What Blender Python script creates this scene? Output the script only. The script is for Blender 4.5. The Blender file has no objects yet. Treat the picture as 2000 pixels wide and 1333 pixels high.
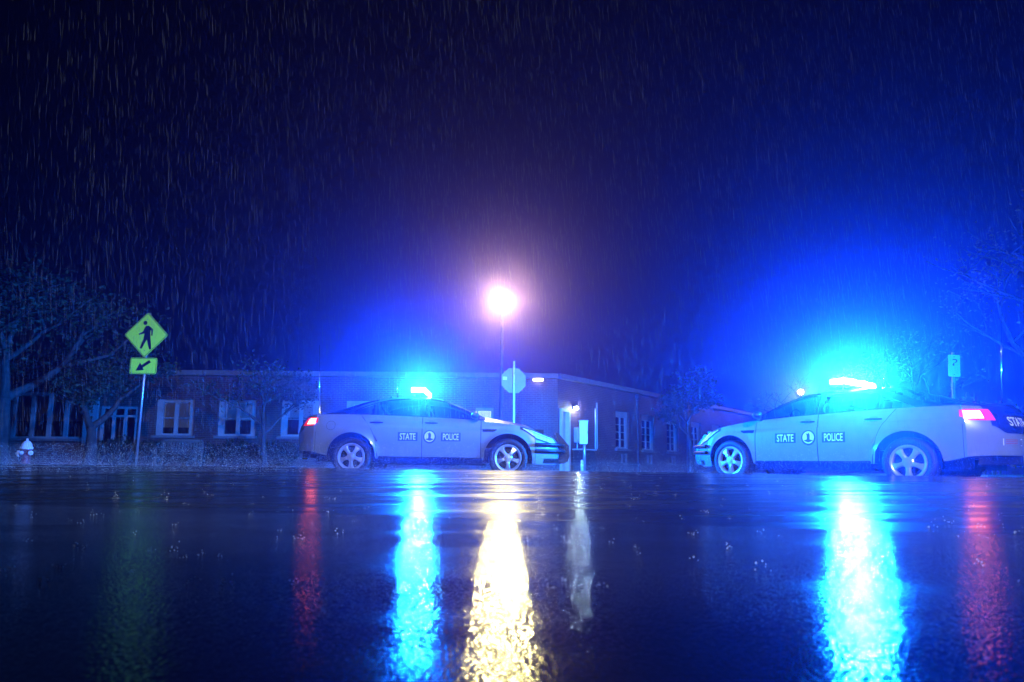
import bpy, bmesh, math, random
from mathutils import Vector, Matrix
R = math.radians
random.seed(7)
SC = bpy.context.scene
COL = SC.collection

# ------------------------------------------------------------------ camera, sky, exposure
CZ = 0.24                                   # lens height above the near lane
FPX = 1250.0                                # focal length in pixels of a 2000 px wide frame
cam_d = bpy.data.cameras.new('camera')
cam = bpy.data.objects.new('camera', cam_d); COL.objects.link(cam)
cam_d.sensor_width = 36.0
cam_d.lens = FPX / 2000.0 * 36.0
cam_d.shift_y = 0.0546
cam_d.clip_start = 0.05; cam_d.clip_end = 600
cam.location = (0, 0, CZ)
cam.rotation_mode = 'XYZ'
cam.matrix_world = (Matrix.Translation((0, 0, CZ)) @ Matrix.Rotation(R(90 + 6.5), 4, 'X') @ Matrix.Rotation(R(0.5), 4, 'Z'))
cam_d.dof.use_dof = True
cam_d.dof.focus_distance = 11.5
cam_d.dof.aperture_fstop = 3.2
SC.camera = cam

wd = bpy.data.worlds.new('World'); SC.world = wd; wd.use_nodes = True
wn = wd.node_tree
sky_n = wn.nodes.new('ShaderNodeTexSky'); sky_n.sky_type = 'NISHITA'; sky_n.sun_disc = False
sky_n.sun_elevation = R(-7); sky_n.sun_rotation = R(200)
wn.links.new(sky_n.outputs[0], wn.nodes['Background'].inputs[0])
wn.nodes['Background'].inputs[1].default_value = 0.004

SC.view_settings.view_transform = 'Standard'
SC.view_settings.look = 'None'
SC.view_settings.gamma = 1
SC.view_settings.exposure = 0.0
SC.view_settings.use_curve_mapping = False
SC.render.engine = 'CYCLES'
cy = SC.cycles
cy.use_denoising = True
try: cy.denoiser = 'OPENIMAGEDENOISE'
except Exception: pass
cy.max_bounces = 4; cy.diffuse_bounces = 1; cy.glossy_bounces = 2; cy.transmission_bounces = 2
cy.volume_bounces = 0; cy.transparent_max_bounces = 16
cy.caustics_reflective = False; cy.caustics_refractive = False
cy.sample_clamp_indirect = 6.0
cy.use_light_tree = True

BLUE = (0.003, 0.15, 1.0)
COOL = (0.86, 0.97, 1.0)
WARM = (1.0, 0.83, 0.27)
P_BAR_L, P_BAR_R = 23000.0, 34000.0
P_STREET, P_FAR, P_NEAR = 2500.0, 300.0, 12300.0
HAZE = 0.0068

# ------------------------------------------------------------------ helpers
def mesh(name, verts, faces, mat, parent=None, smooth=False, loc=None, rot=None):
    me = bpy.data.meshes.new(name)
    me.from_pydata([tuple(v) for v in verts], [], [tuple(f) for f in faces])
    me.update()
    if smooth:
        me.polygons.foreach_set('use_smooth', [True] * len(me.polygons))
    o = bpy.data.objects.new(name, me); COL.objects.link(o)
    if mat is not None:
        for m in (mat if isinstance(mat, (list, tuple)) else [mat]): me.materials.append(m)
    if parent is not None: o.parent = parent
    if loc is not None: o.location = loc
    if rot is not None: o.rotation_euler = rot
    return o

def empty(name, loc=(0, 0, 0), rz=0.0):
    o = bpy.data.objects.new(name, None); COL.objects.link(o)
    o.location = loc; o.rotation_euler = (0, 0, rz); o.empty_display_size = 0.2
    return o

def tag(o, label, cat, group=None):
    o['label'] = label; o['category'] = cat
    if group: o['group'] = group
    return o

class MB:
    """collects geometry for one mesh object"""
    def __init__(s): s.v = []; s.f = []
    def add(s, vs, fs):
        n = len(s.v); s.v += [tuple(v) for v in vs]; s.f += [tuple(i + n for i in f) for f in fs]
        return s
    def box(s, c, d, bev=0.0, rot=None):
        x, y, z = d[0] / 2, d[1] / 2, d[2] / 2
        if bev <= 0:
            vs = [Vector(p) for p in ((-x,-y,-z),(x,-y,-z),(x,y,-z),(-x,y,-z),(-x,-y,z),(x,-y,z),(x,y,z),(-x,y,z))]
            fs = [(0,3,2,1),(4,5,6,7),(0,1,5,4),(1,2,6,5),(2,3,7,6),(3,0,4,7)]
        else:
            bm = bmesh.new(); bmesh.ops.create_cube(bm, size=1)
            for v in bm.verts: v.co = Vector((v.co.x * d[0], v.co.y * d[1], v.co.z * d[2]))
            bmesh.ops.bevel(bm, geom=bm.edges[:] , offset=bev, segments=2, affect='EDGES', profile=0.6)
            bm.verts.index_update()
            vs = [v.co.copy() for v in bm.verts]; fs = [[v.index for v in f.verts] for f in bm.faces]; bm.free()
        if rot is not None: vs = [rot @ v for v in vs]
        C = Vector(c)
        return s.add([v + C for v in vs], fs)
    def tube(s, pts, rad, n=8, caps=True):
        pts = [Vector(p) for p in pts]
        rs = rad if isinstance(rad, (list, tuple)) else [rad] * len(pts)
        vs, fs = [], []
        up = None
        for i, p in enumerate(pts):
            t = (pts[min(i + 1, len(pts) - 1)] - pts[max(i - 1, 0)])
            t = t.normalized() if t.length > 1e-9 else Vector((0, 0, 1))
            if up is None:
                up = Vector((1, 0, 0)) if abs(t.x) < 0.8 else Vector((0, 1, 0))
            a = (up - t * up.dot(t)).normalized(); b = t.cross(a); up = a
            for k in range(n):
                w = 2 * math.pi * k / n
                vs.append(p + (a * math.cos(w) + b * math.sin(w)) * rs[i])
        for i in range(len(pts) - 1):
            for k in range(n):
                fs.append((i*n + k, i*n + (k+1) % n, (i+1)*n + (k+1) % n, (i+1)*n + k))
        if caps:
            fs.append(tuple(range(n - 1, -1, -1))); fs.append(tuple(range((len(pts)-1)*n, len(pts)*n)))
        return s.add(vs, fs)
    def lathe(s, prof, n=24, axis='Z', c=(0, 0, 0)):
        C = Vector(c); vs, fs = [], []
        for (r, h) in prof:
            for k in range(n):
                w = 2 * math.pi * k / n
                a, b = r * math.cos(w), r * math.sin(w)
                v = {'Z': (a, b, h), 'Y': (a, h, b), 'X': (h, a, b)}[axis]
                vs.append(C + Vector(v))
        for i in range(len(prof) - 1):
            for k in range(n):
                q = (i*n + k, i*n + (k+1) % n, (i+1)*n + (k+1) % n, (i+1)*n + k)
                fs.append(q if axis != 'Y' else q[::-1])
        return s.add(vs, fs)
    def poly(s, pts, thick, M=None):
        """2-D outline (x,y) extruded from 0 to -thick in local z, transformed by M"""
        n = len(pts); M = M or Matrix()
        vs = [M @ Vector((p[0], p[1], 0)) for p in pts] + [M @ Vector((p[0], p[1], -thick)) for p in pts]
        fs = [tuple(range(n)), tuple(range(2*n - 1, n - 1, -1))] + [(i, i + n, (i+1) % n + n, (i+1) % n) for i in range(n)]
        return s.add(vs, fs)
    def sphere(s, c, r, n=12, m=8, sc=(1, 1, 1)):
        prof = [(max(1e-4, math.sin(math.pi * i / m)) * r, -math.cos(math.pi * i / m) * r) for i in range(m + 1)]
        b = MB().lathe(prof, n)
        return s.add([Vector((v[0]*sc[0], v[1]*sc[1], v[2]*sc[2])) + Vector(c) for v in b.v], b.f)
    def build(s, name, mat, parent=None, smooth=False, **k):
        return mesh(name, s.v, s.f, mat, parent, smooth, **k)

def crom(tab, x):
    """Catmull-Rom interpolation of a table of (x, value)"""
    n = len(tab)
    if x <= tab[0][0]: return tab[0][1]
    if x >= tab[-1][0]: return tab[-1][1]
    for i in range(n - 1):
        if tab[i][0] <= x <= tab[i+1][0]:
            x0, y0 = tab[i]; x1, y1 = tab[i+1]
            m0 = (y1 - tab[i-1][1]) / (x1 - tab[i-1][0]) if i > 0 else (y1 - y0) / (x1 - x0)
            m1 = (tab[i+2][1] - y0) / (tab[i+2][0] - x0) if i + 2 < n else (y1 - y0) / (x1 - x0)
            h = x1 - x0; t = (x - x0) / h
            return ((2*t**3 - 3*t*t + 1) * y0 + (t**3 - 2*t*t + t) * h * m0 + (-2*t**3 + 3*t*t) * y1 + (t**3 - t*t) * h * m1)
def sstep(a, b, x):
    t = max(0.0, min(1.0, (x - a) / (b - a))); return t * t * (3 - 2 * t)
def lerp(a, b, t): return a + (b - a) * t

# ------------------------------------------------------------------ materials
def newmat(name):
    m = bpy.data.materials.new(name); m.use_nodes = True
    return m, m.node_tree.nodes, m.node_tree.links, m.node_tree.nodes['Principled BSDF']

def pmat(name, col, rough=0.5, metal=0.0, coat=0.0, var=0.12, scale=6.0, bump=0.0, bscale=60.0, spec=0.5, emit=None, estr=0.0):
    m, N, L, b = newmat(name)
    tc = N.new('ShaderNodeTexCoord')
    nz = N.new('ShaderNodeTexNoise'); nz.inputs['Scale'].default_value = scale; nz.inputs['Detail'].default_value = 5
    L.new(tc.outputs['Object'], nz.inputs['Vector'])
    mp = N.new('ShaderNodeMapRange'); mp.inputs[3].default_value = 1 - var; mp.inputs[4].default_value = 1 + var
    mp.inputs[1].default_value = 0.3; mp.inputs[2].default_value = 0.7
    L.new(nz.outputs['Fac'], mp.inputs[0])
    mx = N.new('ShaderNodeVectorMath'); mx.operation = 'SCALE'; mx.inputs[0].default_value = col
    L.new(mp.outputs[0], mx.inputs['Scale']); L.new(mx.outputs[0], b.inputs['Base Color'])
    b.inputs['Roughness'].default_value = rough; b.inputs['Metallic'].default_value = metal
    b.inputs['Coat Weight'].default_value = coat; b.inputs['Coat Roughness'].default_value = 0.06
    b.inputs['Specular IOR Level'].default_value = spec
    if bump > 0:
        n2 = N.new('ShaderNodeTexNoise'); n2.inputs['Scale'].default_value = bscale; n2.inputs['Detail'].default_value = 4
        L.new(tc.outputs['Object'], n2.inputs['Vector'])
        bp = N.new('ShaderNodeBump'); bp.inputs['Strength'].default_value = bump; bp.inputs['Distance'].default_value = 0.01
        L.new(n2.outputs['Fac'], bp.inputs['Height']); L.new(bp.outputs[0], b.inputs['Normal'])
    if emit:
        b.inputs['Emission Color'].default_value = (*emit, 1); b.inputs['Emission Strength'].default_value = estr
    return m

def lumi(name, col, strength, sampled=False):
    """luminous clear lens: lets the lamp inside shine through and glows itself"""
    m, N, L, b = newmat(name)
    N.remove(b)
    e = N.new('ShaderNodeEmission'); e.inputs[0].default_value = (*col, 1); e.inputs[1].default_value = strength
    t = N.new('ShaderNodeBsdfTransparent'); a = N.new('ShaderNodeAddShader')
    L.new(e.outputs[0], a.inputs[0]); L.new(t.outputs[0], a.inputs[1])
    L.new(a.outputs[0], N['Material Output'].inputs[0])
    m.cycles.emission_sampling = 'AUTO' if sampled else 'NONE'
    return m

def glassmat(name, tint, rough=0.02):
    m, N, L, b = newmat(name); N.remove(b)
    t = N.new('ShaderNodeBsdfTransparent'); t.inputs[0].default_value = (*tint, 1)
    g = N.new('ShaderNodeBsdfGlossy'); g.inputs['Roughness'].default_value = rough
    fr = N.new('ShaderNodeFresnel'); fr.inputs[0].default_value = 1.5
    tc = N.new('ShaderNodeTexCoord'); v = N.new('ShaderNodeTexVoronoi'); v.inputs['Scale'].default_value = 90
    bp = N.new('ShaderNodeBump'); bp.inputs['Strength'].default_value = 0.08; bp.inputs['Distance'].default_value = 0.003
    L.new(tc.outputs['Object'], v.inputs['Vector']); L.new(v.outputs['Distance'], bp.inputs['Height']); L.new(bp.outputs[0], g.inputs['Normal'])
    mx = N.new('ShaderNodeMixShader'); L.new(fr.outputs[0], mx.inputs[0]); L.new(t.outputs[0], mx.inputs[1]); L.new(g.outputs[0], mx.inputs[2])
    L.new(mx.outputs[0], N['Material Output'].inputs[0])
    return m

M = {}
M['grey_paint'] = pmat('grey_paint', (0.20, 0.25, 0.295), 0.30, coat=0.8, var=0.05, bump=0.04, bscale=260)
M['navy_paint'] = pmat('navy_paint', (0.008, 0.012, 0.05), 0.28, coat=0.6, var=0.06, bump=0.05, bscale=260)
M['black'] = pmat('black_plastic', (0.012, 0.012, 0.014), 0.38, var=0.1, spec=0.35)
M['rubber'] = pmat('tyre_rubber', (0.022, 0.022, 0.024), 0.6, var=0.15, bump=0.1, bscale=120)
M['alloy'] = pmat('alloy', (0.55, 0.55, 0.56), 0.30, metal=0.55, var=0.08)
M['dark_metal'] = pmat('dark_metal', (0.06, 0.06, 0.065), 0.4, metal=0.5)
M['chrome'] = pmat('chrome', (0.75, 0.75, 0.77), 0.12, metal=1.0, var=0.03)
M['decal_blue'] = pmat('decal_blue', (0.02, 0.07, 0.20), 0.35, var=0.04)
M['decal_white'] = pmat('decal_white', (0.82, 0.83, 0.85), 0.4, var=0.03)
M['decal_grey'] = pmat('decal_grey', (0.16, 0.18, 0.22), 0.4, var=0.04)
M['car_glass'] = glassmat('car_glass', (0.34, 0.37, 0.40))
M['lamp_lens'] = pmat('headlamp_lens', (0.80, 0.82, 0.84), 0.28, metal=0.4, var=0.35, scale=18)
M['tail_red'] = pmat('tail_red', (0.45, 0.01, 0.012), 0.18, coat=0.6, var=0.1, emit=(1.0, 0.03, 0.05), estr=0.9)
M['tail_lit'] = pmat('tail_lit', (0.7, 0.05, 0.03), 0.3, var=0.1, emit=(1.0, 0.13, 0.07), estr=14.0)
M['seat_cloth'] = pmat('seat_cloth', (0.05, 0.05, 0.055), 0.8)
M['bar_lens'] = lumi('lightbar_lens', (0.16, 0.55, 1.0), 16.0)
M['bar_lens_dim'] = lumi('lightbar_lens_dim', (0.10, 0.42, 1.0), 7.0)
M['street_globe'] = lumi('street_globe', (1.0, 0.84, 0.50), 6.0)
M['door_bulb'] = lumi('door_bulb', (0.80, 1.0, 0.92), 12.0)
M['wall_tube'] = lumi('wall_tube', (1.0, 0.92, 0.66), 3.0)
M['post_steel'] = pmat('galvanised_steel', (0.33, 0.34, 0.35), 0.35, metal=0.7, var=0.12, scale=14)
M['sign_back'] = pmat('sign_back_aluminium', (0.27, 0.26, 0.255), 0.55, metal=0.0, var=0.10, scale=5)
M['sign_lime'] = pmat('fluorescent_sheet', (0.62, 0.93, 0.05), 0.35, var=0.03)
M['sign_black'] = pmat('sign_ink', (0.006, 0.008, 0.02), 0.4)
M['sign_white'] = pmat('sign_white', (0.80, 0.81, 0.80), 0.4, var=0.05)
M['sign_red'] = pmat('sign_red', (0.45, 0.06, 0.10), 0.45, var=0.2, scale=40)
M['white_paint'] = pmat('white_paint', (0.60, 0.58, 0.55), 0.5, var=0.08, scale=4, bump=0.03)
M['frame_paint'] = pmat('frame_paint', (0.26, 0.25, 0.235), 0.55, var=0.14, scale=4, bump=0.05)
M['stone'] = pmat('cast_stone', (0.13, 0.12, 0.115), 0.6, var=0.14, scale=3, bump=0.1)
M['window_glass'] = glassmat('window_glass', (0.85, 0.85, 0.85), 0.05)
M['blind'] = pmat('roller_blind', (0.42, 0.39, 0.34), 0.8, var=0.06, scale=2)
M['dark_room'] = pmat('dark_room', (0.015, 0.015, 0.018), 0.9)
M['grey_box'] = pmat('cabinet_grey', (0.40, 0.42, 0.43), 0.45, var=0.08)
M['hydrant_red'] = pmat('hydrant_red', (0.20, 0.018, 0.03), 0.35, coat=0.3, var=0.12, bump=0.06)
M['hydrant_white'] = pmat('hydrant_white', (0.78, 0.79, 0.80), 0.35, coat=0.3, var=0.08, bump=0.06)
M['bench_wood'] = pmat('weathered_teak', (0.075, 0.058, 0.047), 0.55, var=0.25, scale=9, bump=0.15)
M['bark'] = pmat('bark', (0.055, 0.047, 0.042), 0.75, var=0.45, scale=8, bump=0.7, bscale=26, spec=0.12)
M['leaf_green'] = pmat('leaf_green', (0.024, 0.036, 0.018), 0.5, var=0.4, scale=2, spec=0.12)
M['leaf_autumn'] = pmat('leaf_autumn', (0.20, 0.085, 0.05), 0.5, var=0.4, scale=2, spec=0.12)
M['concrete'] = pmat('wet_concrete', (0.22, 0.21, 0.20), 0.22, var=0.18, scale=2.5, bump=0.15, bscale=40)
M['lawn'] = pmat('wet_lawn', (0.03, 0.045, 0.02), 0.6, var=0.4, scale=7, bump=0.5, bscale=30)
M['ground'] = pmat('wet_soil', (0.05, 0.045, 0.04), 0.5, var=0.3, scale=1.5, bump=0.2)

def rain_mat():
    m, N, L, b = newmat('raindrop_water'); N.remove(b)
    d = N.new('ShaderNodeBsdfDiffuse'); d.inputs[0].default_value = (0.19, 0.195, 0.205, 1)
    t = N.new('ShaderNodeBsdfTranslucent'); t.inputs[0].default_value = (0.19, 0.195, 0.205, 1)
    mx = N.new('ShaderNodeMixShader'); mx.inputs[0].default_value = 0.6
    L.new(d.outputs[0], mx.inputs[1]); L.new(t.outputs[0], mx.inputs[2])
    L.new(mx.outputs[0], N['Material Output'].inputs[0])
    return m
M['rain'] = rain_mat()
M['spray'] = pmat('white_spray', (0.75, 0.76, 0.78), 0.6, var=0.05)

def brick_mat():
    m, N, L, b = newmat('red_brick')
    tc = N.new('ShaderNodeTexCoord'); sp = N.new('ShaderNodeSeparateXYZ'); cb = N.new('ShaderNodeCombineXYZ')
    L.new(tc.outputs['Object'], sp.inputs[0]); L.new(sp.outputs[0], cb.inputs[0]); L.new(sp.outputs[2], cb.inputs[1])
    br = N.new('ShaderNodeTexBrick'); br.inputs['Scale'].default_value = 1.0
    br.inputs['Brick Width'].default_value = 0.215; br.inputs['Row Height'].default_value = 0.075
    br.inputs['Mortar Size'].default_value = 0.008; br.inputs['Mortar Smooth'].default_value = 0.2
    br.inputs['Color1'].default_value = (0.085, 0.034, 0.026, 1); br.inputs['Color2'].default_value = (0.052, 0.024, 0.02, 1)
    br.inputs['Mortar'].default_value = (0.11, 0.10, 0.092, 1)
    L.new(cb.outputs[0], br.inputs['Vector'])
    nz = N.new('ShaderNodeTexNoise'); nz.inputs['Scale'].default_value = 1.3; nz.inputs['Detail'].default_value = 6
    L.new(cb.outputs[0], nz.inputs['Vector'])
    mp = N.new('ShaderNodeMapRange'); mp.inputs[1].default_value = .3; mp.inputs[2].default_value = .7; mp.inputs[3].default_value = .7; mp.inputs[4].default_value = 1.3
    L.new(nz.outputs['Fac'], mp.inputs[0])
    sc = N.new('ShaderNodeVectorMath'); sc.operation = 'SCALE'
    L.new(br.outputs['Color'], sc.inputs[0]); L.new(mp.outputs[0], sc.inputs['Scale']); L.new(sc.outputs[0], b.inputs['Base Color'])
    bp = N.new('ShaderNodeBump'); bp.inputs['Strength'].default_value = 0.7; bp.inputs['Distance'].default_value = 0.01; bp.invert = True
    L.new(br.outputs['Fac'], bp.inputs['Height']); L.new(bp.outputs[0], b.inputs['Normal'])
    b.inputs['Roughness'].default_value = 0.55
    return m
M['brick'] = brick_mat()

def asphalt_mat():
    """wet asphalt: smoother water film beyond the paving joint, coarse open aggregate on the near lane"""
    m, N, L, b = newmat('wet_asphalt')
    tc = N.new('ShaderNodeTexCoord'); P = tc.outputs['Object']
    sp = N.new('ShaderNodeSeparateXYZ'); L.new(P, sp.inputs[0])
    s = N.new('ShaderNodeMath'); s.operation = 'MULTIPLY_ADD'; s.inputs[1].default_value = 0.28
    L.new(sp.outputs[0], s.inputs[0]); L.new(sp.outputs[1], s.inputs[2])
    far = N.new('ShaderNodeMapRange'); far.inputs[1].default_value = 3.08; far.inputs[2].default_value = 3.16
    L.new(s.outputs[0], far.inputs[0])
    F = far.outputs[0]
    # base colour: aggregate speckle and patches
    n1 = N.new('ShaderNodeTexNoise'); n1.inputs['Scale'].default_value = 160; n1.inputs['Detail'].default_value = 3; L.new(P, n1.inputs['Vector'])
    n2 = N.new('ShaderNodeTexNoise'); n2.inputs['Scale'].default_value = 0.9; n2.inputs['Detail'].default_value = 6; L.new(P, n2.inputs['Vector'])
    ad = N.new('ShaderNodeMath'); ad.operation = 'MULTIPLY'; L.new(n1.outputs['Fac'], ad.inputs[0]); L.new(n2.outputs['Fac'], ad.inputs[1])
    cr = N.new('ShaderNodeValToRGB'); cr.color_ramp.elements[0].position = .12; cr.color_ramp.elements[0].color = (.006, .006, .007, 1)
    cr.color_ramp.elements[1].position = .45; cr.color_ramp.elements[1].color = (.028, .027, .026, 1)
    L.new(ad.outputs[0], cr.inputs[0]); L.new(cr.outputs[0], b.inputs['Base Color'])
    # roughness
    rr = N.new('ShaderNodeMapRange'); rr.inputs[3].default_value = ROUGH_NEAR; rr.inputs[4].default_value = ROUGH_FAR; L.new(F, rr.inputs[0])
    n3 = N.new('ShaderNodeTexNoise'); n3.inputs['Scale'].default_value = 2.2; n3.inputs['Detail'].default_value = 5
    mpg = N.new('ShaderNodeMapping'); mpg.inputs['Scale'].default_value = (0.35, 1.6, 1); L.new(P, mpg.inputs[0]); L.new(mpg.outputs[0], n3.inputs['Vector'])
    rv = N.new('ShaderNodeMapRange'); rv.inputs[1].default_value = .3; rv.inputs[2].default_value = .7; rv.inputs[3].default_value = .45; rv.inputs[4].default_value = 1.7
    L.new(n3.outputs['Fac'], rv.inputs[0])
    rm = N.new('ShaderNodeMath'); rm.operation = 'MULTIPLY'; L.new(rr.outputs[0], rm.inputs[0]); L.new(rv.outputs[0], rm.inputs[1])
    L.new(rm.outputs[0], b.inputs['Roughness'])
    b.inputs['IOR'].default_value = 1.36
    # relief
    v1 = N.new('ShaderNodeTexVoronoi'); v1.feature = 'SMOOTH_F1'; v1.inputs['Scale'].default_value = 118; v1.inputs['Smoothness'].default_value = 0.35; v1.inputs['Randomness'].default_value = 1.0
    wob = N.new('ShaderNodeTexNoise'); wob.inputs['Scale'].default_value = 40; wob.inputs['Detail'].default_value = 2; L.new(P, wob.inputs['Vector'])
    wv = N.new('ShaderNodeVectorMath'); wv.operation = 'MULTIPLY_ADD'; wv.inputs[1].default_value = (.005, .005, .005)
    L.new(wob.outputs['Color'], wv.inputs[0]); L.new(P, wv.inputs[2]); L.new(wv.outputs[0], v1.inputs['Vector'])
    st = N.new('ShaderNodeMapRange'); st.inputs[3].default_value = BUMP_NEAR; st.inputs[4].default_value = BUMP_FAR; L.new(F, st.inputs[0])
    b1 = N.new('ShaderNodeBump'); b1.inputs['Distance'].default_value = 0.004
    L.new(st.outputs[0], b1.inputs['Strength']); b1.invert = True; L.new(v1.outputs['Distance'], b1.inputs['Height'])
    w1 = N.new('ShaderNodeTexNoise'); w1.inputs['Scale'].default_value = 3.5; w1.inputs['Detail'].default_value = 8; w1.inputs['Roughness'].default_value = .65; L.new(P, w1.inputs['Vector'])
    b2 = N.new('ShaderNodeBump'); b2.inputs['Distance'].default_value = 0.01; b2.inputs['Strength'].default_value = 0.06
    L.new(w1.outputs['Fac'], b2.inputs['Height']); L.new(b1.outputs[0], b2.inputs['Normal'])
    L.new(b2.outputs[0], b.inputs['Normal'])
    return m
ROUGH_NEAR, ROUGH_FAR, BUMP_NEAR, BUMP_FAR = 0.095, 0.20, 0.20, 0.05
M['asphalt'] = asphalt_mat()

# ------------------------------------------------------------------ setting: road, pavements, lawns
LANE = 0.085                                 # level of the far lane where the cars stand
def road_z(x, y):
    xc = max(-14.0, min(14.0, x)); s = y + 0.28 * xc
    crest = CZ - 0.006 - 0.0045 * xc
    if s < 3.1: return -.031 * (3.1 - max(s, -4))
    if s < 8.5:
        t = (s - 3.1) / 5.4
        return crest * (t + .16 * t * (1 - t))
    low = LANE - .006 * xc
    if s < 11.0: return lerp(crest, low, sstep(8.5, 11.0, s))
    return low
xs = [-70, -40, -25] + [-16 + 0.5 * i for i in range(65)] + [25, 40, 70]
ys = [-24, -12, -6, -3] + [-1.5 + 0.25 * i for i in range(64)] + [14.6]
vs = [(x, y, road_z(x, y)) for y in ys for x in xs]
nx = len(xs)
fs = [(j*nx + i, j*nx + i + 1, (j+1)*nx + i + 1, (j+1)*nx + i) for j in range(len(ys) - 1) for i in range(nx - 1)]
o = mesh('road', vs, fs, M['asphalt'], smooth=True); o['kind'] = 'structure'
o = MB().box((6.0, 54.8, LANE - 0.06), (9.0, 80.3, 0.112)).build('side_road', M['asphalt']); o['kind'] = 'structure'
o = mesh('ground', [(-128,-43,-.3),(128,-43,-.3),(128,133,-.3),(-128,133,-.3)], [(0,1,2,3)], M['ground']); o['kind'] = 'structure'

def slab(name, x0, x1, y0, y1, z0, z1, mat):
    o = MB().box(((x0+x1)/2, (y0+y1)/2, (z0+z1)/2), (x1-x0, y1-y0, z1-z0)).build(name, mat); o['kind'] = 'structure'; return o
slab('pavement_left', -70, 1.2, 14.95, 20.5, -.3, .225, M['concrete'])
slab('pavement_right', 10.8, 70, 14.95, 20.5, -.3, .225, M['concrete'])
slab('lawn_left', -70, 1.2, 20.5, 60, -.3, .20, M['lawn'])
slab('lawn_right', 10.8, 70, 20.5, 90, -.3, .20, M['lawn'])
kerb_me = None
for side, (xa, xb) in (('left', (-24.0, 1.2)), ('right', (10.8, 30.0))):
    k = empty('kerb_' + side); k['kind'] = 'structure'
    x = xa
    while x < xb - 0.4:
        if kerb_me is None:
            p = MB().box((0.6, 14.78, .06), (1.19, .32, .33), bev=.02).build('kerb_stone', M['concrete'], k); kerb_me = p.data
        else:
            p = bpy.data.objects.new('kerb_stone', kerb_me); COL.objects.link(p); p.parent = k
        p.location = (x, 0, random.uniform(-.006, .006)); x += 1.2

# ------------------------------------------------------------------ the brick building
def yh(px): return 917.8 + (px - 1000) * math.tan(R(0.5))
def zat(px, py, Y): return CZ + (yh(px) - py) / FPX * Y

def wall_with_holes(L0, L1, z0, z1, th, holes):
    """wall in local x (length), z (height), y from 0 (front) to th; holes = (xa, xb, za, zb)"""
    xs = sorted({L0, L1} | {h[0] for h in holes} | {h[1] for h in holes})
    zs = sorted({z0, z1} | {h[2] for h in holes} | {h[3] for h in holes})
    mb = MB()
    def solid(i, j):
        if i < 0 or j < 0 or i >= len(xs) - 1 or j >= len(zs) - 1: return False
        cx, cz = (xs[i]+xs[i+1])/2, (zs[j]+zs[j+1])/2
        return not any(h[0] < cx < h[1] and h[2] < cz < h[3] for h in holes)
    for i in range(len(xs) - 1):
        for j in range(len(zs) - 1):
            if not solid(i, j): continue
            a, b, c, d = xs[i], xs[i+1], zs[j], zs[j+1]
            mb.add([(a,0,c),(b,0,c),(b,0,d),(a,0,d)], [(0,1,2,3)])
            mb.add([(a,th,c),(b,th,c),(b,th,d),(a,th,d)], [(3,2,1,0)])
            if not solid(i-1, j): mb.add([(a,0,c),(a,0,d),(a,th,d),(a,th,c)], [(0,1,2,3)])
            if not solid(i+1, j): mb.add([(b,0,c),(b,th,c),(b,th,d),(b,0,d)], [(0,1,2,3)])
            if not solid(i, j-1): mb.add([(a,0,c),(a,th,c),(b,th,c),(b,0,c)], [(0,1,2,3)])
            if not solid(i, j+1): mb.add([(a,0,d),(b,0,d),(b,th,d),(a,th,d)], [(0,1,2,3)])
    return mb

def window(parent, xa, xb, za, zb, cols, rows, blind=0.0, mull=0.05, jamb=0.10, lit=None, head=0.12, sill=True):
    """timber window in a wall's local frame: frame > pane, blind, sill"""
    f = MB(); d0, d1 = 0.10, 0.20
    def bar(x0, x1, z0, z1, dd=0.0): f.box(((x0+x1)/2, (d0+d1)/2 + dd, (z0+z1)/2), (x1-x0, d1-d0-abs(dd), z1-z0))
    bar(xa, xa+jamb, za, zb); bar(xb-jamb, xb, za, zb); bar(xa+jamb, xb-jamb, zb-head, zb, .002); bar(xa+jamb, xb-jamb, za, za+.08, .002)
    X0, X1, Z0, Z1 = xa+jamb, xb-jamb, za+.08, zb-head
    for c in range(1, cols):
        x = lerp(X0, X1, c/cols); bar(x-mull/2, x+mull/2, Z0, Z1, .008)
    for r in range(1, rows):
        z = lerp(Z0, Z1, r/rows); bar(X0, X1, z-.018, z+.018, .014)
    fo = f.build('window', M['frame_paint'], parent)
    for c in range(cols):
        for r in range(rows):
            a, b = lerp(X0, X1, c/cols) + mull/2, lerp(X0, X1, (c+1)/cols) - mull/2
            e, g = lerp(Z0, Z1, r/rows) + .018, lerp(Z0, Z1, (r+1)/rows) - .018
            MB().box(((a+b)/2, .17, (e+g)/2), (b-a-.002, .006, g-e-.002)).build('pane', M['window_glass'], fo)
    if blind > 0:
        zz = lerp(Z1, Z0, blind)
        MB().box(((X0+X1)/2, .23, (Z1+zz)/2), (X1-X0, .01, Z1-zz)).build('blind', lit or M['blind'], fo)
    if sill:
        MB().box(((xa+xb)/2, .01, za-.05), (xb-xa+.16, .26, .096), bev=.01).build('sill', M['stone'], fo)
    return fo

M['lit_blind'] = pmat('lit_blind', (0.7, 0.68, 0.6), 0.8, emit=(0.85, 1.0, 0.95), estr=0.9)
bld = empty('brick_building', (0, 0, 0))
tag(bld, 'long single storey brick building with pale coping behind both police cars', 'building')
YB = 25.0; HB = 4.02
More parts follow.
